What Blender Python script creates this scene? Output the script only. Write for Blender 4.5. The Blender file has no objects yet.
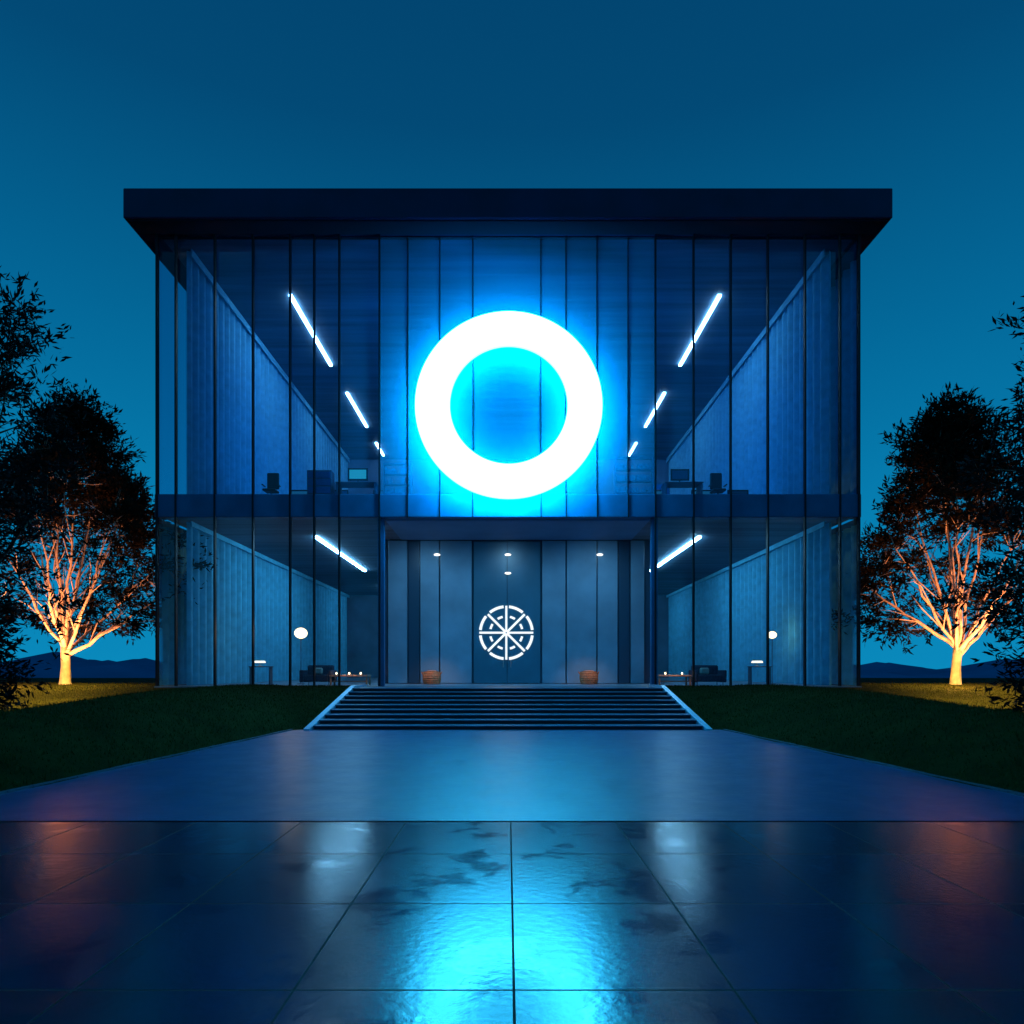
import bpy, math, random, bmesh
import numpy as np
from mathutils import Vector, Matrix

scene = bpy.context.scene
scene.view_settings.view_transform = 'Standard'
scene.view_settings.look = 'None'
scene.view_settings.exposure = 0
COL = scene.collection
ORIG = {}

# ------------------------------------------------------------------ materials
def newmat(name):
    m = bpy.data.materials.new(name); m.use_nodes = True
    nt = m.node_tree
    for n in list(nt.nodes): nt.nodes.remove(n)
    out = nt.nodes.new('ShaderNodeOutputMaterial')
    return m, nt, out

def pbr(name, col, rough=0.5, metal=0.0, spec=0.5, var=0.0, scale=4.0, bump=0.0, bscale=40.0, stretch=None):
    m, nt, out = newmat(name)
    b = nt.nodes.new('ShaderNodeBsdfPrincipled')
    b.inputs['Base Color'].default_value = (*col, 1)
    b.inputs['Roughness'].default_value = rough
    b.inputs['Metallic'].default_value = metal
    b.inputs['Specular IOR Level'].default_value = spec
    tc = nt.nodes.new('ShaderNodeTexCoord')
    vec = tc.outputs['Object']
    if stretch:
        mp = nt.nodes.new('ShaderNodeMapping'); mp.inputs['Scale'].default_value = stretch
        nt.links.new(vec, mp.inputs['Vector']); vec = mp.outputs['Vector']
    if var > 0:
        n = nt.nodes.new('ShaderNodeTexNoise'); n.inputs['Scale'].default_value = scale; n.inputs['Detail'].default_value = 6
        nt.links.new(vec, n.inputs['Vector'])
        r = nt.nodes.new('ShaderNodeValToRGB')
        r.color_ramp.elements[0].position = 0.3; r.color_ramp.elements[1].position = 0.7
        r.color_ramp.elements[0].color = (*[c*(1-var) for c in col], 1)
        r.color_ramp.elements[1].color = (*[min(1, c*(1+var)) for c in col], 1)
        nt.links.new(n.outputs['Fac'], r.inputs['Fac']); nt.links.new(r.outputs['Color'], b.inputs['Base Color'])
    if bump > 0:
        n2 = nt.nodes.new('ShaderNodeTexNoise'); n2.inputs['Scale'].default_value = bscale; n2.inputs['Detail'].default_value = 5
        nt.links.new(tc.outputs['Object'], n2.inputs['Vector'])
        bp = nt.nodes.new('ShaderNodeBump'); bp.inputs['Strength'].default_value = bump; bp.inputs['Distance'].default_value = 0.02
        nt.links.new(n2.outputs['Fac'], bp.inputs['Height']); nt.links.new(bp.outputs['Normal'], b.inputs['Normal'])
    nt.links.new(b.outputs[0], out.inputs[0])
    return m

def emit(name, col, s):
    m, nt, out = newmat(name)
    e = nt.nodes.new('ShaderNodeEmission'); e.inputs[0].default_value = (*col, 1); e.inputs[1].default_value = s
    nt.links.new(e.outputs[0], out.inputs[0]); return m

def glass(name, tint, haze, hazecol, ior=1.45, grough=0.02, gcol=(0.8, 0.9, 1)):
    m, nt, out = newmat(name)
    t = nt.nodes.new('ShaderNodeBsdfTransparent'); t.inputs[0].default_value = (*tint, 1)
    g = nt.nodes.new('ShaderNodeBsdfGlossy'); g.inputs['Roughness'].default_value = grough
    g.inputs[0].default_value = (*gcol, 1)
    f = nt.nodes.new('ShaderNodeFresnel'); f.inputs[0].default_value = ior
    d = nt.nodes.new('ShaderNodeBsdfDiffuse'); d.inputs[0].default_value = (*hazecol, 1)
    tl = nt.nodes.new('ShaderNodeBsdfTranslucent'); tl.inputs[0].default_value = (*hazecol, 1)
    mdt = nt.nodes.new('ShaderNodeMixShader'); mdt.inputs[0].default_value = 0.15
    nt.links.new(d.outputs[0], mdt.inputs[1]); nt.links.new(tl.outputs[0], mdt.inputs[2])
    m1 = nt.nodes.new('ShaderNodeMixShader'); m1.inputs[0].default_value = haze
    nt.links.new(t.outputs[0], m1.inputs[1]); nt.links.new(mdt.outputs[0], m1.inputs[2])
    m2 = nt.nodes.new('ShaderNodeMixShader')
    nt.links.new(f.outputs[0], m2.inputs[0]); nt.links.new(m1.outputs[0], m2.inputs[1]); nt.links.new(g.outputs[0], m2.inputs[2])
    nt.links.new(m2.outputs[0], out.inputs[0]); return m

M = {}
M['roof'] = pbr('navy_metal', (0.012, 0.014, 0.055), 0.5, 0.0, 0.3, 0.25, 0.6)
M['soffit'] = pbr('soffit_paint', (0.008, 0.011, 0.025), 0.7, 0, 0.2)
M['porch'] = pbr('porch_soffit', (0.07, 0.20, 0.36), 0.7, 0, 0.2, 0.1, 0.8)
M['mullion'] = pbr('dark_steel', (0.006, 0.008, 0.014), 0.5, 0.2, 0.3)
M['slabedge'] = pbr('slab_edge', (0.020, 0.12, 0.26), 0.6, 0, 0.3, 0.15, 1.5)
M['floor'] = pbr('stone_floor', (0.16, 0.20, 0.26), 0.3, 0, 0.5, 0.2, 2)
M['wall'] = pbr('interior_wall', (0.08, 0.16, 0.26), 0.7, 0, 0.3, 0.2, 0.7)
M['ceil'] = pbr('ceiling_panel', (0.07, 0.13, 0.20), 0.7, 0, 0.2, 0.35, 0.8, stretch=(0.15, 2.5, 1))
M['curtain'] = pbr('blue_curtain', (0.11, 0.42, 0.60), 0.85, 0, 0.2, 0.15, 3)
M['curtainlow'] = pbr('teal_curtain', (0.09, 0.50, 0.72), 0.85, 0, 0.2, 0.15, 3)
M['panel'] = pbr('entrance_panel', (0.12, 0.27, 0.39), 0.55, 0, 0.4, 0.18, 0.8)
M['darkpanel'] = pbr('dark_panel', (0.02, 0.06, 0.11), 0.3)
M['door'] = pbr('door_glass', (0.03, 0.13, 0.21), 0.35, 0, 0.5, 0.15, 0.7)
M['steel'] = pbr('brushed_steel', (0.4, 0.42, 0.45), 0.3, 0.9)
M['emblem'] = emit('emblem_white', (0.85, 0.95, 1.0), 1.15)
M['strip'] = emit('ceiling_strip', (0.50, 0.80, 1.0), 34)
M['striplow'] = emit('ceiling_strip_lobby', (0.42, 0.80, 1.0), 56)
M['spot'] = emit('small_light', (1.0, 0.93, 0.85), 2)
M['ringface'] = emit('ring_face', (0.032, 0.58, 1.0), 33)
M['ringback'] = emit('ring_glow', (0.0, 0.46, 0.95), 66)
M['ringside'] = emit('ring_side', (0.05, 0.7, 1.0), 15)
M['glass'] = glass('clear_glass', (0.48, 0.70, 0.86), 0.035, (0.2, 0.5, 0.7))
M['glassmid'] = glass('lightly_frosted_glass', (0.45, 0.66, 0.82), 0.15, (0.06, 0.42, 0.70), 1.3, 0.3)
M['frost'] = glass('frosted_glass', (0.34, 0.52, 0.70), 0.24, (0.04, 0.50, 0.82), 1.10, 0.8, (0.05, 0.3, 0.5))
M['sideglass'] = glass('side_glass', (0.80, 0.88, 0.95), 0.03, (0.3, 0.6, 0.8), 1.12)
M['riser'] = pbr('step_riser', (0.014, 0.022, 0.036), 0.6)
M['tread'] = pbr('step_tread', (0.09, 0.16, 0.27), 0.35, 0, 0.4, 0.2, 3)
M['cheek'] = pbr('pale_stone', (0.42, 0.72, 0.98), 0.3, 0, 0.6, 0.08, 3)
M['kerb'] = pbr('kerb_stone', (0.05, 0.09, 0.14), 0.5, 0, 0.5, 0.2, 3)
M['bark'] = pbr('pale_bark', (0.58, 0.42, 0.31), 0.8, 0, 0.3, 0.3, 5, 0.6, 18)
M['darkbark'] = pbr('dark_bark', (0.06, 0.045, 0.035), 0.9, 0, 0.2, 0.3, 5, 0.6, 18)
M['black'] = pbr('black_plastic', (0.015, 0.016, 0.02), 0.4)
M['fabric'] = pbr('dark_fabric', (0.05, 0.06, 0.09), 0.9, 0, 0.2, 0.2, 12)
M['wood'] = pbr('warm_wood', (0.45, 0.22, 0.12), 0.5, 0, 0.4, 0.3, 8)
M['wicker'] = pbr('wicker', (0.34, 0.15, 0.07), 0.8, 0, 0.3, 0.35, 20)
M['straw'] = pbr('woven_filling', (0.30, 0.15, 0.08), 0.9, 0, 0.2, 0.4, 14)
M['cream'] = pbr('cream_cushion', (0.6, 0.48, 0.36), 0.9, 0, 0.2, 0.1, 10)
M['books'] = pbr('files', (0.10, 0.16, 0.20), 0.8, 0, 0.2, 0.5, 9)
M['lampglow'] = emit('lamp_glow', (1.0, 0.52, 0.24), 20)
M['lampglobe'] = emit('lamp_globe', (1.0, 0.50, 0.22), 7)
M['lampsoft'] = emit('lamp_glow_soft', (1.0, 0.70, 0.45), 3)
M['screen'] = emit('monitor_screen', (0.03, 0.5, 0.7), 0.8)
M['screendim'] = emit('monitor_screen_dim', (0.02, 0.22, 0.45), 0.5)
M['greymetal'] = pbr('grey_metal', (0.10, 0.13, 0.17), 0.45, 0.4)
M['hill'] = pbr('hazy_hill', (0.08, 0.20, 0.36), 1.0, 0, 0.0, 0.2, 0.01)  # distance haze is put into the blue base colour

def leafmat(name, c1, c2):
    m, nt, out = newmat(name)
    geo = nt.nodes.new('ShaderNodeNewGeometry')
    r = nt.nodes.new('ShaderNodeValToRGB')
    r.color_ramp.elements[0].color = (*c1, 1); r.color_ramp.elements[1].color = (*c2, 1)
    nt.links.new(geo.outputs['Random Per Island'], r.inputs['Fac'])
    d = nt.nodes.new('ShaderNodeBsdfPrincipled'); d.inputs['Roughness'].default_value = 0.8
    d.inputs['Specular IOR Level'].default_value = 0.06
    tl = nt.nodes.new('ShaderNodeBsdfTranslucent')
    nt.links.new(r.outputs['Color'], d.inputs['Base Color']); nt.links.new(r.outputs['Color'], tl.inputs[0])
    mx = nt.nodes.new('ShaderNodeMixShader'); mx.inputs[0].default_value = 0.25
    nt.links.new(d.outputs[0], mx.inputs[1]); nt.links.new(tl.outputs[0], mx.inputs[2])
    nt.links.new(mx.outputs[0], out.inputs[0]); return m
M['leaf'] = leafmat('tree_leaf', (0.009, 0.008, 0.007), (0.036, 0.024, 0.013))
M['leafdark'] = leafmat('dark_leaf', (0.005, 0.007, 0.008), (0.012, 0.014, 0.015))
M['blade'] = leafmat('grass_blade', (0.024, 0.028, 0.008), (0.080, 0.078, 0.018))

def lawnmat():
    m, nt, out = newmat('lawn')
    tc = nt.nodes.new('ShaderNodeTexCoord')
    n = nt.nodes.new('ShaderNodeTexNoise'); n.inputs['Scale'].default_value = 1.3; n.inputs['Detail'].default_value = 10
    n.inputs['Roughness'].default_value = 0.75
    nt.links.new(tc.outputs['Object'], n.inputs['Vector'])
    r = nt.nodes.new('ShaderNodeValToRGB')
    r.color_ramp.elements[0].position = 0.3; r.color_ramp.elements[0].color = (0.018, 0.020, 0.005, 1)
    r.color_ramp.elements[1].position = 0.75; r.color_ramp.elements[1].color = (0.064, 0.060, 0.014, 1)
    nt.links.new(n.outputs['Fac'], r.inputs['Fac'])
    b = nt.nodes.new('ShaderNodeBsdfPrincipled'); b.inputs['Roughness'].default_value = 0.95
    b.inputs['Specular IOR Level'].default_value = 0.03
    nt.links.new(r.outputs['Color'], b.inputs['Base Color'])
    n2 = nt.nodes.new('ShaderNodeTexNoise'); n2.inputs['Scale'].default_value = 45; n2.inputs['Detail'].default_value = 4
    nt.links.new(tc.outputs['Object'], n2.inputs['Vector'])
    bp = nt.nodes.new('ShaderNodeBump'); bp.inputs['Strength'].default_value = 0.9; bp.inputs['Distance'].default_value = 0.06
    nt.links.new(n2.outputs['Fac'], bp.inputs['Height']); nt.links.new(bp.outputs['Normal'], b.inputs['Normal'])
    nt.links.new(b.outputs[0], out.inputs[0]); return m
M['lawn'] = lawnmat()

def pavemat(name, base, r_lo, r_hi, tile=None, spec=0.5, pscale=0.5, yoff=0.0, fmin=0.42, fmax=0.6, cvar=0.4, bstr=0.12, bscale=22, stretch=None):
    m, nt, out = newmat(name)
    L = nt.links.new
    tc = nt.nodes.new('ShaderNodeTexCoord')
    b = nt.nodes.new('ShaderNodeBsdfPrincipled'); b.inputs['Specular IOR Level'].default_value = spec
    n = nt.nodes.new('ShaderNodeTexNoise'); n.inputs['Scale'].default_value = 1.1; n.inputs['Detail'].default_value = 9; n.inputs['Roughness'].default_value = 0.65
    L(tc.outputs['Object'], n.inputs['Vector'])
    cr = nt.nodes.new('ShaderNodeValToRGB')
    cr.color_ramp.elements[0].position = 0.3; cr.color_ramp.elements[0].color = (*[c*(1-cvar) for c in base], 1)
    cr.color_ramp.elements[1].position = 0.7; cr.color_ramp.elements[1].color = (*[c*(1+cvar) for c in base], 1)
    L(n.outputs['Fac'], cr.inputs['Fac'])
    n2 = nt.nodes.new('ShaderNodeTexNoise'); n2.inputs['Scale'].default_value = pscale; n2.inputs['Detail'].default_value = 13; n2.inputs['Roughness'].default_value = 0.7
    n2.inputs['Distortion'].default_value = 0.4
    L(tc.outputs['Object'], n2.inputs['Vector'])
    rr = nt.nodes.new('ShaderNodeMapRange'); rr.inputs['From Min'].default_value = fmin; rr.inputs['From Max'].default_value = fmax
    rr.inputs['To Min'].default_value = r_lo; rr.inputs['To Max'].default_value = r_hi
    L(n2.outputs['Fac'], rr.inputs['Value'])
    nf = nt.nodes.new('ShaderNodeTexNoise'); nf.inputs['Scale'].default_value = bscale; nf.inputs['Detail'].default_value = 6
    if stretch:
        mp0 = nt.nodes.new('ShaderNodeMapping'); mp0.inputs['Scale'].default_value = stretch
        L(tc.outputs['Object'], mp0.inputs['Vector']); L(mp0.outputs['Vector'], nf.inputs['Vector'])
    else: L(tc.outputs['Object'], nf.inputs['Vector'])
    bp = nt.nodes.new('ShaderNodeBump'); bp.inputs['Strength'].default_value = bstr; bp.inputs['Distance'].default_value = 0.01
    L(nf.outputs['Fac'], bp.inputs['Height'])
    col_out = cr.outputs['Color']; rough_out = rr.outputs['Result']; nrm = bp.outputs['Normal']
    if tile:
        mp = nt.nodes.new('ShaderNodeMapping'); mp.inputs['Location'].default_value = (-0.03+tile[0]*100, yoff, 0)
        L(tc.outputs['Object'], mp.inputs['Vector'])
        br = nt.nodes.new('ShaderNodeTexBrick'); br.offset = 0; br.squash = 1
        br.inputs['Scale'].default_value = 1; br.inputs['Brick Width'].default_value = tile[0]; br.inputs['Row Height'].default_value = tile[1]
        br.inputs['Mortar Size'].default_value = 0.007; br.inputs['Mortar Smooth'].default_value = 0.2; br.inputs['Bias'].default_value = 0
        br.inputs['Color1'].default_value = (0.75, 0.75, 0.75, 1); br.inputs['Color2'].default_value = (1.25, 1.25, 1.25, 1)
        br.inputs['Mortar'].default_value = (0.12, 0.12, 0.12, 1)
        L(mp.outputs['Vector'], br.inputs['Vector'])
        mx = nt.nodes.new('ShaderNodeMix'); mx.data_type = 'RGBA'; mx.blend_type = 'MULTIPLY'; mx.inputs[0].default_value = 1
        L(cr.outputs['Color'], mx.inputs[6]); L(br.outputs['Color'], mx.inputs[7]); col_out = mx.outputs[2]
        bp2 = nt.nodes.new('ShaderNodeBump'); bp2.invert = True; bp2.inputs['Strength'].default_value = 0.8; bp2.inputs['Distance'].default_value = 0.008
        L(br.outputs['Fac'], bp2.inputs['Height']); L(bp.outputs['Normal'], bp2.inputs['Normal']); nrm = bp2.outputs['Normal']
        ma = nt.nodes.new('ShaderNodeMath'); ma.operation = 'MULTIPLY_ADD'; ma.inputs[1].default_value = 0.6
        L(br.outputs['Fac'], ma.inputs[0]); L(rr.outputs['Result'], ma.inputs[2]); rough_out = ma.outputs[0]
    L(col_out, b.inputs['Base Color']); L(rough_out, b.inputs['Roughness']); L(nrm, b.inputs['Normal'])
    L(b.outputs[0], out.inputs[0]); return m
M['tiles'] = pavemat('wet_tiles', (0.006, 0.024, 0.066), 0.15, 0.215, (1.1, 1.26), 0.55, 1.5, -7.19+1.26*10, 0.41, 0.47, 0.3, 0.13, 16)
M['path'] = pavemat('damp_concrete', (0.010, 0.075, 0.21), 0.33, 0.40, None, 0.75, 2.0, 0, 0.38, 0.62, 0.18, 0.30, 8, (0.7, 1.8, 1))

# ------------------------------------------------------------------ builders
def empty(name, loc, parent=None):
    o = bpy.data.objects.new(name, None); COL.objects.link(o)
    po = ORIG.get(parent.name, Vector((0, 0, 0))) if parent else Vector((0, 0, 0))
    o.location = Vector(loc) - po
    if parent: o.parent = parent
    ORIG[o.name] = Vector(loc); o.empty_display_size = 0.3
    return o

class MB:
    def __init__(s): s.v = []; s.f = []
    def poly(s, vs, fs):
        k = len(s.v); s.v += [tuple(v) for v in vs]; s.f += [tuple(i+k for i in f) for f in fs]
    def box(s, x0, x1, y0, y1, z0, z1, c=0.0):
        if c > 0:
            xs, ys, zs = (x0, x1), (y0, y1), (z0, z1)
            vs = []; idx = {}
            for i in (0, 1):
                for j in (0, 1):
                    for k in (0, 1):
                        sx = 1 if i == 0 else -1; sy = 1 if j == 0 else -1; sz = 1 if k == 0 else -1
                        idx[(i, j, k, 'x')] = len(vs); vs.append((xs[i], ys[j]+sy*c, zs[k]+sz*c))
                        idx[(i, j, k, 'y')] = len(vs); vs.append((xs[i]+sx*c, ys[j], zs[k]+sz*c))
                        idx[(i, j, k, 'z')] = len(vs); vs.append((xs[i]+sx*c, ys[j]+sy*c, zs[k]))
            fs = []
            cyc = [(0, 0), (1, 0), (1, 1), (0, 1)]
            for i in (0, 1):
                fs.append([idx[(i, p, q, 'x')] for p, q in cyc])
                fs.append([idx[(q, i, p, 'y')] for p, q in cyc])
                fs.append([idx[(p, q, i, 'z')] for p, q in cyc])
            for p in (0, 1):
                for q in (0, 1):
                    fs.append([idx[(p, q, 0, 'x')], idx[(p, q, 1, 'x')], idx[(p, q, 1, 'y')], idx[(p, q, 0, 'y')]])
                    fs.append([idx[(p, 0, q, 'x')], idx[(p, 1, q, 'x')], idx[(p, 1, q, 'z')], idx[(p, 0, q, 'z')]])
                    fs.append([idx[(0, p, q, 'y')], idx[(1, p, q, 'y')], idx[(1, p, q, 'z')], idx[(0, p, q, 'z')]])
            for i in (0, 1):
                for j in (0, 1):
                    for k in (0, 1):
                        fs.append([idx[(i, j, k, 'x')], idx[(i, j, k, 'y')], idx[(i, j, k, 'z')]])
            s.poly(vs, fs); return
        vs = [(x0,y0,z0),(x1,y0,z0),(x1,y1,z0),(x0,y1,z0),(x0,y0,z1),(x1,y0,z1),(x1,y1,z1),(x0,y1,z1)]
        s.poly(vs, [(3,2,1,0),(4,5,6,7),(0,1,5,4),(1,2,6,5),(2,3,7,6),(3,0,4,7)])
    def lathe(s, cx, cy, prof, n=20):
        vs = []; fs = []
        for r, z in prof:
            for i in range(n):
                a = 2*math.pi*i/n; vs.append((cx+r*math.cos(a), cy+r*math.sin(a), z))
        for j in range(len(prof)-1):
            for i in range(n):
                i2 = (i+1) % n; fs.append((j*n+i, j*n+i2, (j+1)*n+i2, (j+1)*n+i))
        fs.append(tuple(range(n))[::-1]); fs.append(tuple((len(prof)-1)*n+i for i in range(n)))
        s.poly(vs, fs)
    def tube(s, pts, rad, n=6):
        vs = []; fs = []
        P = [Vector(p) for p in pts]
        for k, p in enumerate(P):
            d = (P[min(k+1, len(P)-1)] - P[max(k-1, 0)]).normalized()
            u = d.cross(Vector((0.31, 0.95, 0.05))).normalized(); w = d.cross(u)
            for i in range(n):
                a = 2*math.pi*i/n
                vs.append(p + (u*math.cos(a)+w*math.sin(a))*rad[k])
        for j in range(len(P)-1):
            for i in range(n):
                i2 = (i+1) % n; fs.append((j*n+i, j*n+i2, (j+1)*n+i2, (j+1)*n+i))
        fs.append(tuple((len(P)-1)*n+i for i in range(n)))
        s.poly(vs, fs)
    def done(s, name, mat, parent=None, smooth=False, origin=None):
        o0 = ORIG[parent.name] if parent else (Vector(origin) if origin else Vector((0, 0, 0)))
        me = bpy.data.meshes.new(name)
        me.from_pydata([(v[0]-o0.x, v[1]-o0.y, v[2]-o0.z) for v in s.v], [], s.f)
        bm = bmesh.new(); bm.from_mesh(me); bmesh.ops.recalc_face_normals(bm, faces=bm.faces); bm.to_mesh(me); bm.free()
        me.materials.append(mat); me.validate(); me.update()
        if smooth: me.polygons.foreach_set('use_smooth', [True]*len(me.polygons))
        o = bpy.data.objects.new(name, me); COL.objects.link(o)
        if parent: o.parent = parent
        else: o.location = o0
        ORIG[o.name] = o0
        return o

def B(name, mat, parent, *b, c=0.0):
    m = MB(); m.box(*b, c=c); return m.done(name, mat, parent)

def rawmesh(name, verts, faces_flat, nper, mat, parent=None, origin=(0, 0, 0)):
    me = bpy.data.meshes.new(name)
    verts = np.asarray(verts, dtype=np.float32) - np.array(origin, dtype=np.float32)
    nf = len(faces_flat)//nper
    me.vertices.add(len(verts)); me.vertices.foreach_set('co', verts.ravel())
    me.loops.add(nf*nper); me.loops.foreach_set('vertex_index', np.asarray(faces_flat, dtype=np.int32))
    me.polygons.add(nf); me.polygons.foreach_set('loop_start', np.arange(0, nf*nper, nper, dtype=np.int32))
    me.update(calc_edges=True); me.materials.append(mat)
    o = bpy.data.objects.new(name, me); COL.objects.link(o)
    if parent: o.parent = parent
    ORIG[o.name] = Vector(origin)
    return o

def tag(o, label, cat, group=None):
    o['label'] = label; o['category'] = cat
    if group: o['group'] = group

# ------------------------------------------------------------------ terrain
def clamp(t): return max(0.0, min(1.0, t))
def sm(a, b, t):
    t = clamp((t-a)/(b-a)); return t*t*(3-2*t)
def pedge(y):
    return 6.5 + (5.70-6.5)*clamp((y-8.7)/(18.2-8.7))
def ground_h(x, y):
    ax = abs(x)
    if ax < 5.30 and y > 18.0: return -0.35
    if ax < 13.17 and y > 25.32 and y < 53: return 0.5
    pe = pedge(y)
    lat = clamp((ax-pe)/2.9); lat = 1-(1-lat)**1.7
    lat *= 1.04*sm(7.8, 9.6, y)
    ramp = clamp((y-18.1)/5.3)*1.0 if y > 18.0 else 0
    h = max(lat, ramp) if ax > pe or y > 18 else -0.04
    if h < 0.001: h = -0.04
    h -= 0.66*sm(9.4, 12.0, ax)*(1-sm(18.5, 27.5, y))*sm(7.8, 9.6, y)
    h -= 0.30*sm(7.2, 9.5, ax)*(1-sm(10, 20, y))
    h += 0.03*sm(9, 14, ax)*math.sin(x*0.4+1)*math.cos(y*0.33)
    if y > 38: h -= 9*sm(38, 300, y)
    if y < 7.8: h = -0.06
    return h
xs = sorted(set([round(-26+0.25*i, 3) for i in range(209)] + [-5.31, -5.29, 5.29, 5.31, -13.18, -13.16, 13.16, 13.18] +
     [s*v for s in (-1, 1) for v in (30, 36, 44, 60, 90, 150, 300, 700, 1600)]))
ys = sorted(set([round(7.0+0.25*i, 3) for i in range(140)] + [17.99, 18.01, 25.31, 25.33] + [-60, -10, 0, 44, 48, 52.9, 53.1, 60, 75, 100, 150, 220, 300, 500, 900, 1600]))
V = [(x, y, ground_h(x, y)) for y in ys for x in xs]
nx = len(xs); F = []
for j in range(len(ys)-1):
    for i in range(nx-1):
        F += [j*nx+i, j*nx+i+1, (j+1)*nx+i+1, (j+1)*nx+i]
g = rawmesh('ground', V, F, 4, M['lawn']); g['kind'] = 'structure'
g.data.polygons.foreach_set('use_smooth', [True]*len(g.data.polygons))

m = MB(); m.poly([(-40,-6,0),(40,-6,0),(40,7.17,0),(-40,7.17,0)], [(0,1,2,3)])
o = m.done('plaza_pavement', M['tiles']); o['kind'] = 'structure'
m = MB(); m.poly([(-40,7.21,0.004),(40,7.21,0.004),(40,18.4,0.004),(-40,18.4,0.004)], [(0,1,2,3)])
o = m.done('path', M['path']); o['kind'] = 'structure'
m = MB(); m.poly([(-40,7.1,-0.02),(40,7.1,-0.02),(40,7.3,-0.02),(-40,7.3,-0.02)], [(0,1,2,3)])
o = m.done('path_joint', M['black']); o['kind'] = 'structure'
m = MB()
for s in (-1, 1):
    n = 24
    for i in range(n):
        y0 = 8.0+(18.1-8.0)*i/n; y1 = 8.0+(18.1-8.0)*(i+1)/n-0.015
        a, b = pedge(y0), pedge(y1)
        z1 = 0.03
        m.poly([(s*(a-.02),y0,0),(s*(a+.07),y0,0),(s*(b+.07),y1,0),(s*(b-.02),y1,0),
                (s*(a-.02),y0,z1),(s*(a+.07),y0,z1),(s*(b+.07),y1,z1),(s*(b-.02),y1,z1)],
               [(3,2,1,0),(4,5,6,7),(0,1,5,4),(1,2,6,5),(2,3,7,6),(3,0,4,7)])
o = m.done('path_kerb', M['kerb']); o['kind'] = 'structure'

# grass blades
rng = np.random.default_rng(5)
N = 130000
side = rng.choice([-1, 1], N)
yy = 8.2 + 20*rng.random(N)**1.2
xx = side*(5.4 + 16*rng.random(N)**1.2)
keep = np.array([(ground_h(float(a), float(b)) > 0.02) and not (abs(a) < 13.4 and b > 25.1) and (abs(a) > pedge(b)+0.02 or b > 18) and (abs(a) > 5.42) for a, b in zip(xx, yy)])
xx, yy = xx[keep], yy[keep]; n = len(xx)
zz = np.array([ground_h(float(a), float(b)) for a, b in zip(xx, yy)])
ang = rng.random(n)*2*np.pi; hgt = 0.03+0.045*rng.random(n); w = 0.007+0.006*rng.random(n)
ca, sa = np.cos(ang), np.sin(ang); ln = (rng.random(n)-0.5)*0.06; ln2 = (rng.random(n)-0.5)*0.06
v = np.zeros((n, 3, 3))
v[:, 0] = np.stack([xx-ca*w, yy-sa*w, zz-0.01], 1); v[:, 1] = np.stack([xx+ca*w, yy+sa*w, zz-0.01], 1)
v[:, 2] = np.stack([xx+ln, yy+ln2, zz+hgt], 1)
o = rawmesh('grass', v.reshape(-1, 3), np.arange(n*3), 3, M['blade']); o['kind'] = 'stuff'

def hills(seed, y0, hmax, base):
    r = random.Random(seed); ph = [r.random()*6 for _ in range(8)]
    vs = []; fs = []; nxh = 320
    rows = [(0, -0.2), (40, 0.35), (90, 0.75), (140, 1.0), (260, 0.4)]
    for j, (dy, k) in enumerate(rows):
        for i in range(nxh):
            x = -1100+2200*i/(nxh-1)
            h = 0.45+0.2*math.sin(x*0.009+ph[0])+0.16*math.sin(x*0.023+ph[1])+0.10*math.sin(x*0.06+ph[2])+0.06*math.sin(x*0.13+ph[3])+0.04*math.sin(x*0.31+ph[4])
            vs.append((x, y0+dy, base+max(0, k)*(hmax*h)+0.4*math.sin(x*.21+j*2.1)*(0.3+k)))
    for j in range(len(rows)-1):
        for i in range(nxh-1):
            fs.append((j*nxh+i, j*nxh+i+1, (j+1)*nxh+i+1, (j+1)*nxh+i))
    mm = MB(); mm.poly(vs, fs); oo = mm.done('hills', M['hill'], smooth=True); oo['kind'] = 'structure'
hills(3, 420, 28, -7.5)
hills(8, 620, 42, -8)

# ------------------------------------------------------------------ staircase
st = empty('staircase', (0, 18.2, 0)); tag(st, 'wide stone entrance staircase with pale sloping side walls', 'stairs')
ns = 9; RISE = 0.984/ns; RUN = 5.2/ns
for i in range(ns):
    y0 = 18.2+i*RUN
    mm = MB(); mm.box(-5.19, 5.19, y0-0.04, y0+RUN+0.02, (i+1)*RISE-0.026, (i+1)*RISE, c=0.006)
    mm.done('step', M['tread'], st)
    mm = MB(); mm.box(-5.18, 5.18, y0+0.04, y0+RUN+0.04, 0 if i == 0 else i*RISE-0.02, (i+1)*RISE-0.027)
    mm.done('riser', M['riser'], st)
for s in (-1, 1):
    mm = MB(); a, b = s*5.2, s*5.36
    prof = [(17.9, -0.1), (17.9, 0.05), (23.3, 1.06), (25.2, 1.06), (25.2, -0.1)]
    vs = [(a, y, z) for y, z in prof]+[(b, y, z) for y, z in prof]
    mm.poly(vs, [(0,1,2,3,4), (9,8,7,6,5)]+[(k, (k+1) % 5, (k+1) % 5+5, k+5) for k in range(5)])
    mm.done('side_wall', M['cheek'], st)

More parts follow.
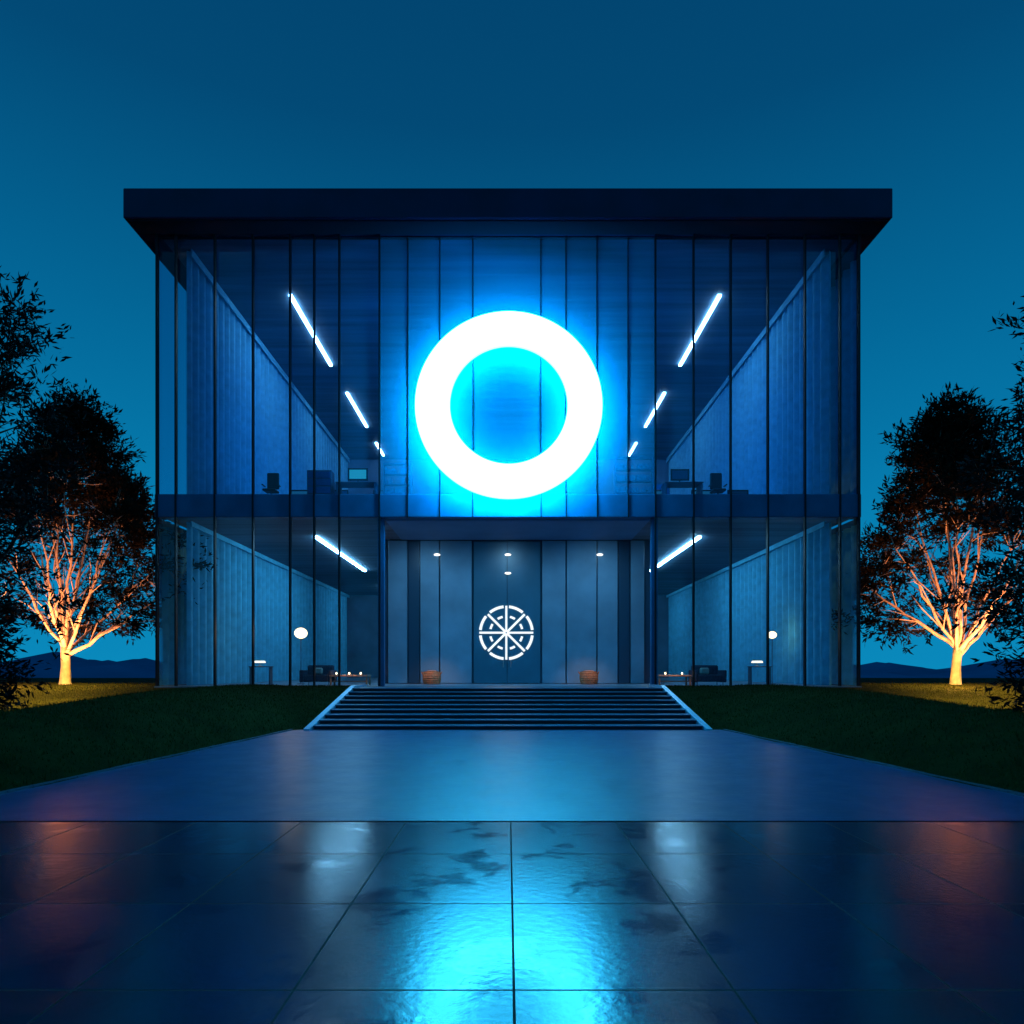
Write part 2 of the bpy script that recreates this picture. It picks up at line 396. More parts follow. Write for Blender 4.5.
# ------------------------------------------------------------------ building
YF = 25.6; K = YF/683.0
bd = empty('glass_building', (0, 38, 0.984)); tag(bd, 'two-storey glass office building with dark overhanging flat roof', 'building')
def BB(name, mat, *b, c=0.0, parent=None): return B(name, M[mat], parent or bd, *b, c=c)
BB('roof', 'roof', -13.87, 13.87, 24.6, 54.2, 17.88, 18.96, c=0.03)
BB('soffit', 'soffit', -13.75, 13.75, 24.72, 25.5, 17.84, 17.877)
BB('ceiling', 'ceil', -13.0, 13.0, 25.75, 52.6, 17.82, 17.876)
BB('floor', 'floor', -13.14, 13.14, 25.36, 53.0, -3, 0.984)
BB('floor', 'floor', -5.19, 5.19, 23.44, 25.355, -0.3, 0.983)
BB('floor_slab', 'slabedge', -13.2, 13.2, 25.50, 25.95, 7.30, 8.16, c=0.02)
BB('floor_slab', 'ceil', -13.0, 13.0, 25.952, 52.6, 7.32, 8.14)
BB('porch_ceiling', 'porch', -4.65, 5.39, 25.955, 29.85, 7.27, 7.318)
BB('back_wall', 'wall', -13.1, 13.1, 52.6, 52.9, 0.984, 7.315)
BB('back_wall', 'wall', -13.1, 13.1, 52.6, 52.9, 8.145, 17.79)

def curtain(x, z0, z1, mat):
    mm = MB(); vs = []; fs = []; y = 26.4; pts = []
    rr = random.Random(int(z0*7)+int(x))
    while y < 52.3:
        step = 0.62*(0.95+0.10*rr.random()); am = 0.15*(0.9+0.2*rr.random())
        for q in range(8):
            t = q/8.0; pts.append((x + am*math.sin(t*2*math.pi), y+step*t))
        y += step
    for px, py in pts: vs += [(px, py, z0), (px, py, z1)]
    for i in range(len(pts)-1): fs.append((2*i, 2*i+2, 2*i+3, 2*i+1))
    mm.poly(vs, fs); return mm.done('curtain', M[mat], bd, smooth=True)
for s in (-1, 1):
    curtain(s*12.42, 8.17, 17.81, 'curtain'); curtain(s*12.42, 0.99, 7.315, 'curtainlow')
    BB('curtain_rail', 'curtain', min(s*12.17, s*12.22), max(s*12.17, s*12.22), 26.3, 52.5, 17.52, 17.815)
    BB('curtain_rail', 'curtainlow', min(s*12.17, s*12.22), max(s*12.17, s*12.22), 26.3, 52.5, 7.12, 7.316)

mull = [-13.1, -12.4] + [(p-508)*K for p in (216, 254, 291, 315, 340, 380, 408, 440, 473, 541, 566, 597, 628, 655, 693, 730, 767, 804)] + [12.4, 13.1]
for x in mull:
    w = 0.026 if abs(x) < 12.9 else 0.035
    if -4.7 < x < 5.4:
        BB('mullion', 'mullion', x-0.02, x+0.02, 25.575, 25.615, 8.162, 17.83)
        BB('mullion', 'mullion', x-0.02, x+0.02, 25.46, 25.498, 7.28, 8.17)
    else:
        BB('mullion', 'mullion', x-w, x+w, 25.44, 25.60, 0.99, 17.83)
for i in range(len(mull)-1):
    a, b = mull[i]+0.02, mull[i+1]-0.02
    mid = (a+b)/2
    frosted = -4.85 < mid < 5.55
    near = -8.0 < mid < 8.5
    mm = MB(); mm.poly([(a, 25.62, 8.165), (b, 25.62, 8.165), (b, 25.62, 17.82), (a, 25.62, 17.82)], [(0,1,2,3)])
    mm.done('window', M['frost'] if frosted else (M['glassmid'] if near else M['glass']), bd)
    if not frosted:
        mm = MB(); mm.poly([(a, 25.62, 1.0), (b, 25.62, 1.0), (b, 25.62, 7.28), (a, 25.62, 7.28)], [(0,1,2,3)])
        mm.done('window', M['glass'], bd)
for s in (-1, 1):
    for z0, z1 in ((1.0, 7.28), (8.2, 17.8)):
        mm = MB(); x = s*13.1
        mm.poly([(x, 25.65, z0), (x, 52.5, z0), (x, 52.5, z1), (x, 25.65, z1)], [(0,1,2,3)])
        mm.done('side_window', M['sideglass'], bd)
    for k in range(2, 8, 2):
        y = 25.65+k*3.35
        BB('side_mullion', 'mullion', s*13.1-0.03, s*13.1+0.03, y-0.04, y+0.04, 0.99, 17.83)
BB('window_rail', 'mullion', -13.05, 13.05, 25.63, 25.68, 17.76, 17.815)
for x in (-4.78, 5.52):
    BB('column', 'slabedge', x-0.12, x+0.12, 25.7, 25.94, 0.985, 7.295, c=0.01)

for s, xu, xl in ((-1, 9.4, 8.2), (1, 9.15, 8.2)):
    for a, b in ((29.5, 36.3), (39.9, 45.5), (48.7, 51.6)):
        BB('ceiling_light', 'strip', s*xu-0.07, s*xu+0.07, a, b, 17.73, 17.815)
    for a, b in ((29.2, 39.2), (46.0, 50.0)):
        BB('ceiling_light', 'striplow', s*xl-0.06, s*xl+0.06, a, b, 7.23, 7.315)

YE = 30.0
BB('entrance_wall', 'darkpanel', -5.6, 6.25, YE+0.05, 38.5, 0.99, 7.31)
ed = [-5.27, -4.39, -3.86, -2.99, -1.56, 1.48, 2.55, 3.9, 4.83, 5.36, 6.0]
for i in range(len(ed)-1):
    a, b = ed[i]+0.03, ed[i+1]-0.03
    if i == 4: continue
    mat = 'darkpanel' if i in (1, 8) else 'panel'
    BB('wall_panel', mat, a, b, YE - (0.10 if mat == 'panel' else 0.04), YE+0.045, 1.0, 7.25, c=0.01)
dr = empty('door', (0, YE-0.05, 0.99), bd)
B('door_leaf', M['door'], dr, -1.50, -0.045, YE-0.07, YE+0.04, 1.0, 7.22, c=0.01)
B('door_leaf', M['door'], dr, -0.02, 1.42, YE-0.07, YE+0.04, 1.0, 7.22, c=0.01)
for x in (-0.2, 0.13):
    mm = MB(); mm.tube([(x, YE-0.16, 1.7), (x, YE-0.16, 1.85), (x, YE-0.16, 2.0)], [0.018]*3, 8)
    mm.box(x-0.012, x+0.012, YE-0.16, YE-0.068, 1.73, 1.76); mm.box(x-0.012, x+0.012, YE-0.16, YE-0.068, 1.93, 1.96)
    mm.done('handle', M['steel'], dr)
# emblem: eight spokes, broken outer rim, short arcs between the spokes
mm = MB(); ex, ez, ey = -0.07, 3.22, YE-0.10
def arc(r0, r1, a0, a1, n=10):
    vs = []; fs = []
    for i in range(n+1):
        a = math.radians(a0+(a1-a0)*i/n)
        for r in (r0, r1):
            vs.append((ex+r*math.cos(a), ey, ez+r*math.sin(a))); vs.append((ex+r*math.cos(a), ey+0.02, ez+r*math.sin(a)))
    for i in range(n):
        k = 4*i; fs += [(k, k+4, k+6, k+2), (k+1, k+3, k+7, k+5), (k+2, k+6, k+7, k+3), (k, k+1, k+5, k+4)]
    fs += [(0, 2, 3, 1), (4*n, 4*n+1, 4*n+3, 4*n+2)]
    mm.poly(vs, fs)
def quad(p, dy=0.004):
    q = [Vector((ex+a, ey-dy, ez+b)) for a, b in p]
    mm.poly(q+[v+Vector((0, 0.02, 0)) for v in q], [(0,1,2,3), (4,7,6,5), (0,4,5,1), (1,5,6,2), (2,6,7,3), (3,7,4,0)])
def seg(r0, a0, r1, a1, w, dy=0.004):
    P = Vector((r0*math.cos(math.radians(a0)), r0*math.sin(math.radians(a0)))); Q = Vector((r1*math.cos(math.radians(a1)), r1*math.sin(math.radians(a1))))
    d = (Q-P).normalized(); n_ = Vector((-d.y, d.x))*w
    quad([tuple(P-n_), tuple(Q-n_), tuple(Q+n_), tuple(P+n_)], dy)
for k in range(4):
    c = 90*k
    arc(1.08, 1.20, c+6, c+39); arc(1.08, 1.20, c+51, c+84)
    seg(0.03, c, 1.18, c, 0.045, 0.004+0.0003*k)
    seg(0.03, c+45, 1.14, c+45, 0.05, 0.007+0.0003*k)
    arc(0.66, 0.76, c+13, c+32, 5); arc(0.66, 0.76, c+58, c+77, 5)
mm.done('emblem', M['emblem'], dr)
for x, z in ((-3.1, 6.63), (0.0, 6.63), (4.02, 6.63), (0.0, 5.82)):
    mm = MB(); vs = []
    for k, (r, y) in enumerate(((0.14, YE-0.105), (0.14, YE-0.15), (0.10, YE-0.18))):
        for i in range(16):
            a = 2*math.pi*i/16; vs.append((x+r*math.cos(a), y, z+0.34*r*math.sin(a)))
    fs = [(j*16+i, j*16+(i+1) % 16, (j+1)*16+(i+1) % 16, (j+1)*16+i) for j in range(2) for i in range(16)] + [tuple(32+i for i in range(16)), tuple(range(16))]
    mm.poly(vs, fs); mm.done('wall_light', M['spot'], bd)

# ------------------------------------------------------------------ ring sign
RY = 24.60; rz = 11.15; R1, R0 = 3.385, 2.12
rg = empty('ring_sign', (0.03, 25.1, rz)); tag(rg, 'large glowing white and blue ring sign mounted on the glass front', 'sign')
def annulus(name, mat, pr, n=128):
    mm = MB(); vs = []; fs = []; k = len(pr)
    for i in range(n):
        a = 2*math.pi*i/n
        for r, y in pr: vs.append((0.03+r*math.cos(a), y, rz+r*math.sin(a)))
    for i in range(n):
        j = (i+1) % n
        for q in range(k-1): fs.append((i*k+q, j*k+q, j*k+q+1, i*k+q+1))
    mm.poly(vs, fs); return mm.done(name, M[mat], rg, smooth=False)
annulus('sign_face', 'ringface', [(R0+0.01, RY+0.02), (R0+0.03, RY), (R1-0.03, RY), (R1-0.01, RY+0.02)])
annulus('rim', 'ringside', [(R1-0.01, RY+0.022), (R1, RY+0.03), (R1, RY+0.10)])
annulus('rim', 'ringside', [(R0+0.01, RY+0.022), (R0, RY+0.03), (R0, RY+0.10)])
annulus('halo_light', 'ringback', [(R0+0.15, RY+0.102), (R1-0.01, RY+0.102)])  # added glowing band behind the ring, casts the blue halo on the glass
annulus('back_plate', 'roof', [(R0, RY+0.101), (R0+0.15, RY+0.102)])
for a in (35, 145, 215, 325):
    a = math.radians(a); r = 2.75
    mm = MB(); mm.tube([(0.03+r*math.cos(a), RY+0.11, rz+r*math.sin(a)), (0.03+r*math.cos(a), 25.61, rz+r*math.sin(a))], [0.02, 0.02], 8)
    mm.done('bracket', M['mullion'], rg)

# ------------------------------------------------------------------ trees
def make_tree(base, H, R, seed, leafmat_, barkmat, label, nclump=170, nleaf=85, z0f=0.2, fork=1.45, trunk_r=0.2, leaf=0.28, cone=True, nlimb=13, spread=0.85, outer=0.42, lean=0.0):
    r = random.Random(seed); rn = np.random.default_rng(seed)
    bx, by, bz = base
    tr = empty('tree', base); tag(tr, label, 'tree')
    mb = MB()
    T = Vector((bx+r.uniform(-.1, .1), by, bz+fork))
    mb.tube([(bx, by, bz-0.15), (bx, by, bz+0.08), (bx+0.02, by, bz+fork*0.5), T], [trunk_r*1.5, trunk_r*1.05, trunk_r*0.85, trunk_r*0.8], 10)
    nodes = []
    def prof(t):
        if cone:
            if t < 0.2: return R*(0.80+0.20*math.sin(t/0.2*math.pi/2))
            return R*(0.07+0.93*(1-(t-0.2)/0.8)**0.75)
        if t < 0.2: return R*(0.85+0.15*t/0.2)
        if t < 0.6: return R
        return R*max(0.05, math.cos((t-0.6)/0.4*math.pi/2))**0.6
    cz0 = bz+H*z0f; ch = H*(1-z0f)
    for i in range(nlimb):
        u = (i+0.5)/nlimb
        az = i*2.399+r.uniform(-.3, .3)
        zt = bz+H*(0.34+0.54*u); tt = (zt-cz0)/ch
        rr = prof(tt)*(0.88-0.3*u)
        E = Vector((bx+lean+rr*math.cos(az), by+rr*math.sin(az), zt))
        S = T - Vector((0, 0, r.uniform(0, 0.35)*fork*0.8))
        C = S.lerp(E, 0.45) + Vector((math.cos(az), math.sin(az), 0))*rr*0.08*(1-u) + Vector((r.uniform(-.2, .2), r.uniform(-.2, .2), 0))
        pts = []; n = 10
        for k in range(n+1):
            t = k/n
            p = S*(1-t)**2 + C*2*t*(1-t) + E*t*t
            if 0 < k: p = p + Vector((r.uniform(-1, 1), r.uniform(-1, 1), r.uniform(-.6, .6)))*0.07
            pts.append(p)
        r0 = trunk_r*(0.27 if i > 2 else 0.36)
        rad = [r0*(1-k/n)**0.9+0.013 for k in range(n+1)]
        mb.tube(pts, rad, 7)
        for k in range(3, n+1): nodes.append((pts[k], rad[k]))
        for q in range(4):
            k = r.randint(2, n-2); P = pts[k]; d = (pts[k+1]-P).normalized()
            sd = Vector((r.uniform(-1, 1), r.uniform(-1, 1), r.uniform(0, .7))).normalized()
            Lg = r.uniform(1.0, 2.0)*H/11; Q = P+(d*0.8+sd*0.55)*Lg
            tq = (Q.z-cz0)/ch; mx = prof(clamp(tq))*0.9; hv = Vector((Q.x-bx-lean, Q.y-by, 0))
            if hv.length > mx: Q -= hv.normalized()*(hv.length-mx)
            md = P.lerp(Q, 0.5)+Vector((r.uniform(-.1, .1), r.uniform(-.1, .1), r.uniform(0, .15)))
            mb.tube([P, md, Q], [rad[k]*0.55, rad[k]*0.35+0.006, 0.009], 5); nodes += [(md, 0.03), (Q, 0.02)]
    cl = []; tries = 0
    while len(cl) < nclump and tries < 30000:
        tries += 1
        t = r.random()**(1.05 if cone else 0.95); az = r.random()*2*math.pi
        u = r.random()
        rad = prof(t)*(u**outer)
        if cone and t < 0.55:
            inner = prof(t)*(0.80-0.8*t)
            if rad < inner and r.random() < 0.95: continue
        lump = 0.84+0.20*math.sin(az*3+t*9+seed)+0.10*math.sin(az*7-t*15)
        c = Vector((bx+lean+rad*lump*math.cos(az), by+rad*lump*math.sin(az), cz0+t*ch))
        if cone and t < 0.40 and c.y < by+0.2 and abs(c.x-bx) < R*(0.66-0.5*t) and r.random() < 0.93: continue
        if any((c-o_).length < 0.36*H/11 for o_ in cl): continue
        cl.append(c)
    for c in cl:
        best = min(nodes, key=lambda nd: (nd[0]-c).length + (0.6 if nd[0].z > c.z else 0))
        P = best[0]; md = P.lerp(c, 0.5)+Vector((r.uniform(-.12, .12), r.uniform(-.12, .12), r.uniform(-.05, .15)))
        mb.tube([P, md, c], [min(best[1], 0.02), 0.011, 0.005], 4)
    mb.done('trunk', barkmat, tr, smooth=True)
    C = np.array([tuple(c) for c in cl]); n = len(cl)*nleaf
    ci = np.repeat(np.arange(len(cl)), nleaf)
    size = rn.uniform(0.55, 1.3, len(cl))[ci][:, None]
    ntw = 8
    tw = rn.normal(size=(len(cl), ntw, 3)); tw[:, :, 2] = tw[:, :, 2]*0.6+0.35
    outw = C-np.array([bx, by, bz+H*0.45]); outw /= np.linalg.norm(outw, axis=1)[:, None]
    tw += outw[:, None, :]*0.7
    tw /= np.linalg.norm(tw, axis=2)[:, :, None]
    ti = rn.integers(0, ntw, n); d = tw[ci, ti]
    along = rn.random(n)[:, None]**0.7
    p = C[ci]+d*along*spread*size*(H/11)+rn.normal(size=(n, 3))*0.06
    ld = d*0.8+rn.normal(size=(n, 3))*0.55; ld /= np.linalg.norm(ld, axis=1)[:, None]
    sd = np.cross(ld, rn.normal(size=(n, 3))); sd /= np.linalg.norm(sd, axis=1)[:, None]
    Ln = leaf*rn.uniform(0.6, 1.25, n)[:, None]; W = Ln*0.14
    v = np.zeros((n, 4, 3))
    v[:, 0] = p; v[:, 1] = p+ld*Ln*0.45+sd*W; v[:, 2] = p+ld*Ln; v[:, 3] = p+ld*Ln*0.45-sd*W
    rawmesh('crown', v.reshape(-1, 3), np.arange(n*4), 4, leafmat_, tr, base)
    return tr
gz = ground_h
lit = 'leafy tree with pale branches lit warm from below on the lawn'
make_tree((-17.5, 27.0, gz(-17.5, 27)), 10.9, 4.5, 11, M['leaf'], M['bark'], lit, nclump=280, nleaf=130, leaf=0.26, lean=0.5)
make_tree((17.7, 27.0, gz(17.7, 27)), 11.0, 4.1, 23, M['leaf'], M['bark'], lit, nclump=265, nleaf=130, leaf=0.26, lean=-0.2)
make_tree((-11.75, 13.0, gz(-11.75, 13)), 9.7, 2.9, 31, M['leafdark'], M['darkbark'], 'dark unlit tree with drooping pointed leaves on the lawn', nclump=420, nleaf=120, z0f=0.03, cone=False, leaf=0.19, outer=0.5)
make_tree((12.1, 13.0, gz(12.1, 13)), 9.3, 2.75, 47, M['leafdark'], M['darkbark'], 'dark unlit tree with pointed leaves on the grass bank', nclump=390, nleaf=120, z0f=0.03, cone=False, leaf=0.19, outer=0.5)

# ------------------------------------------------------------------ furniture
FZ = 0.984
def sofa(loc, w, mat, label):
    x, y, z = loc; s = empty('sofa', loc); tag(s, label, 'sofa')
    B('seat', M[mat], s, x-w/2+.14, x+w/2-.14, y-.42, y+.29, z+.14, z+.42, c=0.04)
    B('backrest', M[mat], s, x-w/2+.1, x+w/2-.1, y+.3, y+.5, z+.14, z+.80, c=0.05)
    for q in (-1, 1):
        B('armrest', M[mat], s, x+q*(w/2-.06)-.07, x+q*(w/2-.06)+.07, y-.42, y+.51, z+.12, z+.60, c=0.03)
        for r in (-.36, .42):
            mm = MB(); mm.lathe(x+q*(w/2-.12), y+r, [(.018, z), (.026, z+.13)], 8); mm.done('leg', M['steel'], s)
    B('cushion', M['cream'], s, x-.25, x+.12, y+.14, y+.28, z+.43, z+.70, c=0.05)
    return s
def low_table(loc, w, label):
    x, y, z = loc; s = empty('coffee_table', loc); tag(s, label, 'table')
    B('table_top', M['wood'], s, x-w/2, x+w/2, y-.35, y+.35, z+.34, z+.41, c=0.012)
    B('shelf', M['wood'], s, x-w/2+.09, x+w/2-.09, y-.25, y+.25, z+.14, z+.18, c=0.008)
    for q in (-1, 1):
        for r in (-1, 1):
            B('leg', M['wood'], s, x+q*(w/2-.05)-.03, x+q*(w/2-.05)+.03, y+r*.3-.03, y+r*.3+.03, z, z+.338)
    return s
def tealight(loc):
    x, y, z = loc; s = empty('candle_lantern', loc); tag(s, 'small glowing candle lantern on a wooden coffee table', 'candle', 'candle lanterns on the coffee tables')
    mm = MB(); mm.lathe(x, y, [(.04, z+.002), (.045, z+.02), (.035, z+.03)], 12); mm.done('base', M['greymetal'], s)
    mm = MB(); mm.lathe(x, y, [(.022, z+.03), (.03, z+.06), (.012, z+.10)], 12); mm.done('flame_glass', M['lampglow'], s, smooth=True)
def floor_lamp(loc, h, rr, label):
    x, y, z = loc; s = empty('floor_lamp', loc); tag(s, label, 'lamp')
    mm = MB(); mm.lathe(x, y, [(.17, z), (.17, z+.02), (.03, z+.04), (.016, z+.08), (.016, z+h)], 16); mm.done('stand', M['greymetal'], s)
    mm = MB(); pr = [(max(0.01, rr*math.sin(t*math.pi/10)), z+h+rr*.85-rr*.85*math.cos(t*math.pi/10)) for t in range(11)]
    mm.lathe(x, y, pr, 18); mm.done('lamp_shade', M['lampglobe'], s, smooth=True)
def basket(loc, label):
    x, y, z = loc; s = empty('wicker_basket', loc); tag(s, label, 'basket', 'wicker baskets at the entrance')
    mm = MB(); prof = []
    for k in range(15):
        t = k/14; r = 0.34+0.05*math.sin(t*math.pi*0.9)+(0.014 if k % 2 else -0.006); prof.append((r, z+0.02+t*0.50))
    prof.append((0.37, z+0.54)); prof.append((0.31, z+0.53)); prof.append((0.28, z+0.2))
    mm.lathe(x, y, prof, 26); mm.done('body', M['wicker'], s)
    for q in (-1, 1):
        pts = [(x+q*.37, y-.1, z+.42), (x+q*.43, y-.07, z+.53), (x+q*.43, y+.07, z+.53), (x+q*.37, y+.1, z+.42)]
        mm = MB(); mm.tube(pts, [.015]*4, 6); mm.done('handle', M['wicker'], s)
    mm = MB(); mm.lathe(x, y, [(.30, z+.48), (.28, z+.54), (.16, z+.58), (.02, z+.59)], 18); mm.done('filling', M['straw'], s, smooth=True)
sofa((-7.55, 27.2, FZ), 1.25, 'fabric', 'small dark sofa on the lobby floor behind the glass')
sofa((7.95, 27.2, FZ), 1.25, 'fabric', 'small dark sofa on the lobby floor behind the glass')
low_table((-6.2, 26.9, FZ), 1.5, 'low wooden coffee table with glowing lanterns in the lobby')
low_table((6.5, 26.9, FZ), 1.3, 'low wooden coffee table with glowing lanterns in the lobby')
for x in (-6.7, -6.2, -5.75, 6.15, 6.8): tealight((x, 26.68, FZ+0.413))
floor_lamp((-8.85, 29.2, FZ), 1.95, 0.27, 'tall floor lamp with a large warm glowing globe in the lobby')
floor_lamp((11.3, 29.2, FZ), 1.95, 0.18, 'tall floor lamp with one small glowing globe')
basket((-3.2, 28.7, FZ), 'round wicker basket with woven filling beside the entrance door')
basket((3.4, 28.7, FZ), 'round wicker basket with woven filling beside the entrance door')
def console(loc, label):
    x, y, z = loc; s = empty('side_table', loc); tag(s, label, 'table')
    B('table_top', M['greymetal'], s, x-.45, x+.45, y-.2, y+.2, z+.72, z+.76, c=.01)
    for q in (-1, 1):
        B('leg', M['greymetal'], s, x+q*.4-.02, x+q*.4+.02, y-.17, y+.17, z, z+.718)
def table_lamp(loc, label):
    x, y, z = loc; s = empty('table_lamp', loc); tag(s, label, 'lamp')
    mm = MB(); mm.lathe(x, y, [(.1, z), (.1, z+.015), (.012, z+.03), (.012, z+.16)], 14); mm.done('base', M['steel'], s)
    mm = MB(); mm.lathe(x, y, [(.22, z+.14), (.24, z+.15), (.20, z+.22), (.18, z+.225)], 18); mm.done('lamp_shade', M['lampsoft'], s, smooth=True)
console((-10.3, 28.5, FZ), 'slim metal side table near the lobby curtain'); table_lamp((-10.35, 28.5, FZ+.763), 'low table lamp with wide glowing shade')
console((10.5, 28.5, FZ), 'slim metal side table near the lobby curtain'); table_lamp((10.4, 28.5, FZ+.763), 'low table lamp with wide glowing shade')

UZ = 8.143
def desk(loc, w, label):
    x, y, z = loc; s = empty('desk', loc); tag(s, label, 'desk')
    B('desk_top', M['greymetal'], s, x-w/2, x+w/2, y-.4, y+.4, z+.72, z+.76, c=.01)
    for q in (-1, 1): B('leg', M['greymetal'], s, x+q*(w/2-.06)-.03, x+q*(w/2-.06)+.03, y-.35, y+.35, z, z+.718)
def monitor(loc, w, scr, label):
    x, y, z = loc; s = empty('monitor', loc); tag(s, label, 'monitor')
    mm = MB(); mm.box(x-.14, x+.14, y-.1, y+.1, z+.002, z+.02); mm.box(x-.03, x+.03, y+.032, y+.06, z+.02, z+.3); mm.done('stand', M['black'], s)
    B('case', M['black'], s, x-w/2, x+w/2, y-.02, y+.03, z+.14, z+.14+w*.62, c=.01)
    B('screen', M[scr], s, x-w/2+.07, x+w/2-.07, y-.026, y-.021, z+.21, z+.07+w*.62)
def chair(loc, label):
    x, y, z = loc; s = empty('office_chair', loc); tag(s, label, 'chair')
    B('seat', M['black'], s, x-.26, x+.26, y-.26, y+.26, z+.45, z+.54, c=.03)
    B('backrest', M['black'], s, x-.24, x+.24, y+.22, y+.30, z+.62, z+1.28, c=.035)
    mm = MB(); mm.lathe(x, y, [(.03, z+.1), (.03, z+.45)], 10)
    for k in range(5):
        a = k*2*math.pi/5; mm.tube([(x, y, z+.12), (x+.3*math.cos(a), y+.3*math.sin(a), z+.06)], [.025, .018], 6)
    mm.box(x-.03, x+.03, y+.24, y+.29, z+.5, z+.64); mm.done('base', M['greymetal'], s)
    for q in (-1, 1): B('armrest', M['black'], s, x+q*.3-.03, x+q*.3+.03, y-.15, y+.2, z+.7, z+.74, c=.01)
def shelf(loc, w, h, label, seed):
    x, y, z = loc; s = empty('bookshelf', loc); tag(s, label, 'shelf'); r = random.Random(seed)
    mm = MB()
    for q in (-1, 1): mm.box(x+q*w/2-.02, x+q*w/2+.02, y-.18, y+.18, z, z+h)
    nsh = 5
    for k in range(nsh): mm.box(x-w/2+.021, x+w/2-.021, y-.17, y+.17, z+.05+k*(h-.08)/(nsh-1), z+.08+k*(h-.08)/(nsh-1))
    mm.done('frame', M['greymetal'], s)
    mm = MB()
    for k in range(nsh-1):
        xx_ = x-w/2+.05; zz_ = z+.081+k*(h-.08)/(nsh-1)
        while xx_ < x+w/2-.12:
            bw = r.uniform(.03, .08)
            if r.random() > .25: mm.box(xx_, xx_+bw, y-.12, y+.12, zz_, zz_+r.uniform(.16, .26))
            xx_ += bw+.006
    mm.done('files', M['books'], s)
def cabinet(loc, w, h, label):
    x, y, z = loc; s = empty('cabinet', loc); tag(s, label, 'cabinet')
    B('body', M['greymetal'], s, x-w/2, x+w/2, y-.25, y+.25, z, z+h, c=.01)
    for k in range(4):
        B('drawer', M['slabedge'], s, x-w/2+.04, x+w/2-.04, y-.275, y-.252, z+.05+k*h/4.2, z+.01+(k+1)*h/4.2-.02, c=.005)
UY = 26.9; KU = UY/683
def ux(p): return (p-508)*KU
DK = 'grey office desk behind the upstairs glass'
chair((ux(271), UY, UZ), 'black office chair beside the upstairs window')
cabinet((ux(321), UY, UZ), .95, 1.25, 'grey drawer cabinet beside the upstairs window')
desk((ux(358), UY, UZ), 1.6, DK); monitor((ux(358), UY, UZ+.761), .80, 'screen', 'computer monitor with cyan lit screen on a desk')
shelf((ux(396), UY+.5, UZ), 1.1, 1.7, 'open metal bookshelf with files upstairs', 2)
shelf((ux(636), UY+.5, UZ), 1.5, 1.95, 'open metal bookshelf with files upstairs', 5)
desk((ux(682), UY, UZ), 1.5, DK); monitor((ux(680), UY, UZ+.761), .74, 'darkpanel', 'dark computer monitor on a desk')
chair((ux(718), UY, UZ), 'black office chair beside the upstairs window')
# second row, deeper in the room
UY2 = 30.5; K2 = UY2/683
for p, scr in ((300, 'screendim'), (338, 'darkpanel'), (384, 'screendim'), (656, 'screendim'), (702, 'screendim'), (738, 'darkpanel')):
    x = (p-508)*K2
    desk((x, UY2, UZ), 1.35, DK); monitor((x, UY2, UZ+.761), .95, scr, 'large computer monitor on a desk deeper in the office')
cabinet(((320-508)*K2, UY2+1.2, UZ), .8, 2.1, 'tall grey filing cabinet in the upstairs office')
cabinet(((668-508)*K2, UY2+1.6, UZ), .8, 2.2, 'tall grey filing cabinet in the upstairs office')

# ------------------------------------------------------------------ tree uplights, porch downlights and added fill lights
def point(name, loc, col, e, r=0.1):
    l = bpy.data.lights.new(name, 'POINT'); l.color = col; l.energy = e; l.shadow_soft_size = r
    o = bpy.data.objects.new(name, l); o.location = loc; COL.objects.link(o); return o
def spot(name, loc, tgt, col, e, size=100, blend=0.8, r=0.08):
    l = bpy.data.lights.new(name, 'SPOT'); l.color = col; l.energy = e; l.shadow_soft_size = r
    l.spot_size = math.radians(size); l.spot_blend = blend
    o = bpy.data.objects.new(name, l); o.location = loc
    o.rotation_euler = (Vector(tgt)-Vector(loc)).to_track_quat('-Z', 'Y').to_euler(); COL.objects.link(o); return o
WARM = (1.0, 0.33, 0.11)
for x in (-17.5, 17.7):
    s = -1 if x < 0 else 1
    z = gz(x, 24.5)
    for dx, y in ((-s*3.2, 20.5), (s*0.8, 21.5), (-s*1.0, 25.0)):
        spot('lawn_fill_light', (x+dx, y, gz(x+dx, y)+2.6), (x+dx, y+0.3, 0), (1.0, 0.62, 0.10), 1900, 130, 1.0, 0.3)  # added spots above the grass to turn it golden, no fixture there
    point('tree_uplight', (x-0.9, 25.4, z+0.6), (1.0, 0.40, 0.12), 90)
    spot('tree_uplight', (x-0.6, 24.4, z+0.35), (x, 27.2, z+4.2), WARM, 3200, 80)
    spot('tree_uplight', (x+1.2, 26.0, z+0.35), (x+0.2, 27.2, z+5), WARM, 900, 110)
for x in (-3.6, 0.0, 3.9):
    spot('downlight', (x, 27.2, 7.1), (x, 30.0, 2.4), (0.28, 0.66, 1.0), 280, 140, 1.0, 0.3)
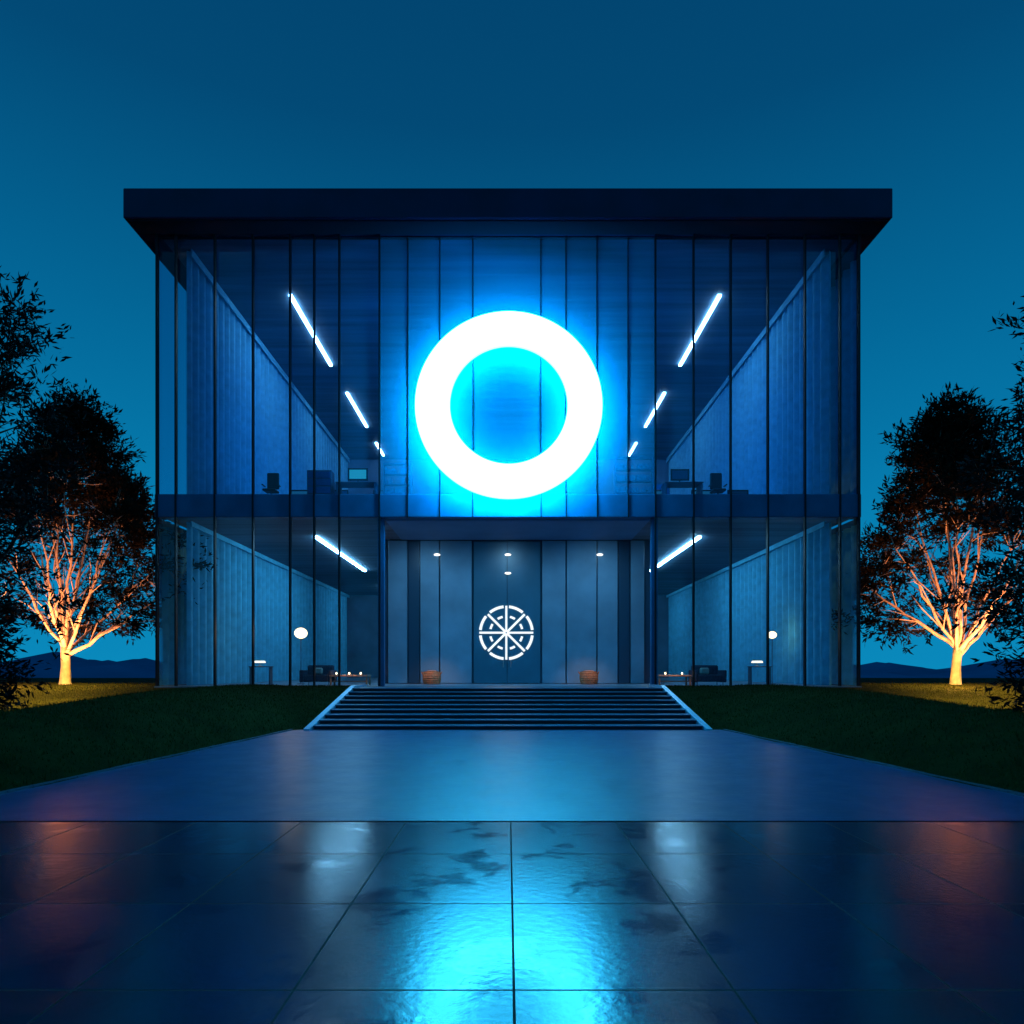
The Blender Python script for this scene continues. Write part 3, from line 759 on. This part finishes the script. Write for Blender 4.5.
for x in (-3.2, 3.4):
    spot('basket_fill_light', (x, 27.4, 2.9), (x, 28.9, 1.25), (1.0, 0.42, 0.22), 120, 70, 1.0, 0.15)  # added spot in mid-air that warms the basket, no fixture
for x in (-6.2, 6.5):
    spot('table_fill_light', (x, 26.3, FZ+1.6), (x, 26.9, FZ+.2), (1.0, 0.42, 0.18), 180, 80, 1.0, 0.1)  # added spot over the table, stands in for the lanterns' glow
point('lamp_fill_light', (-9.35, 29.2, FZ+2.2), (1.0, 0.55, 0.3), 55, 0.25)  # added beside the globe to brighten the lamp's surroundings
point('lamp_fill_light', (11.6, 29.5, FZ+2.2), (1.0, 0.55, 0.3), 16, 0.15)  # same added fill next to the smaller globe

# ------------------------------------------------------------------ world
w = bpy.data.worlds.new('World'); scene.world = w; w.use_nodes = True
nt = w.node_tree
for n in list(nt.nodes): nt.nodes.remove(n)
out = nt.nodes.new('ShaderNodeOutputWorld'); bg = nt.nodes.new('ShaderNodeBackground')
tc = nt.nodes.new('ShaderNodeTexCoord'); sp = nt.nodes.new('ShaderNodeSeparateXYZ'); cr = nt.nodes.new('ShaderNodeValToRGB')
nt.links.new(tc.outputs['Generated'], sp.inputs[0]); nt.links.new(sp.outputs['Z'], cr.inputs['Fac'])
el = cr.color_ramp.elements
el[0].position = 0.0; el[0].color = (0.003, 0.25, 0.50, 1)
el[1].position = 1.0; el[1].color = (0.0006, 0.03, 0.10, 1)
for p, c in ((0.18, (0.002, 0.215, 0.45)), (0.40, (0.001, 0.140, 0.32)), (0.62, (0.0007, 0.068, 0.18))):
    e = el.new(p); e.color = (*c, 1)
nt.links.new(cr.outputs['Color'], bg.inputs[0]); bg.inputs[1].default_value = 1.0
nt.links.new(bg.outputs[0], out.inputs[0])

# ------------------------------------------------------------------ camera
cam = bpy.data.cameras.new('camera'); co = bpy.data.objects.new('camera', cam); COL.objects.link(co)
co.location = (0, 0, 1.6); co.rotation_euler = (math.radians(90), 0, 0)
cam.sensor_width = 36; cam.lens = 24.01; cam.shift_x = 0.004; cam.shift_y = 0.154
cam.clip_start = 0.1; cam.clip_end = 4000
scene.camera = co
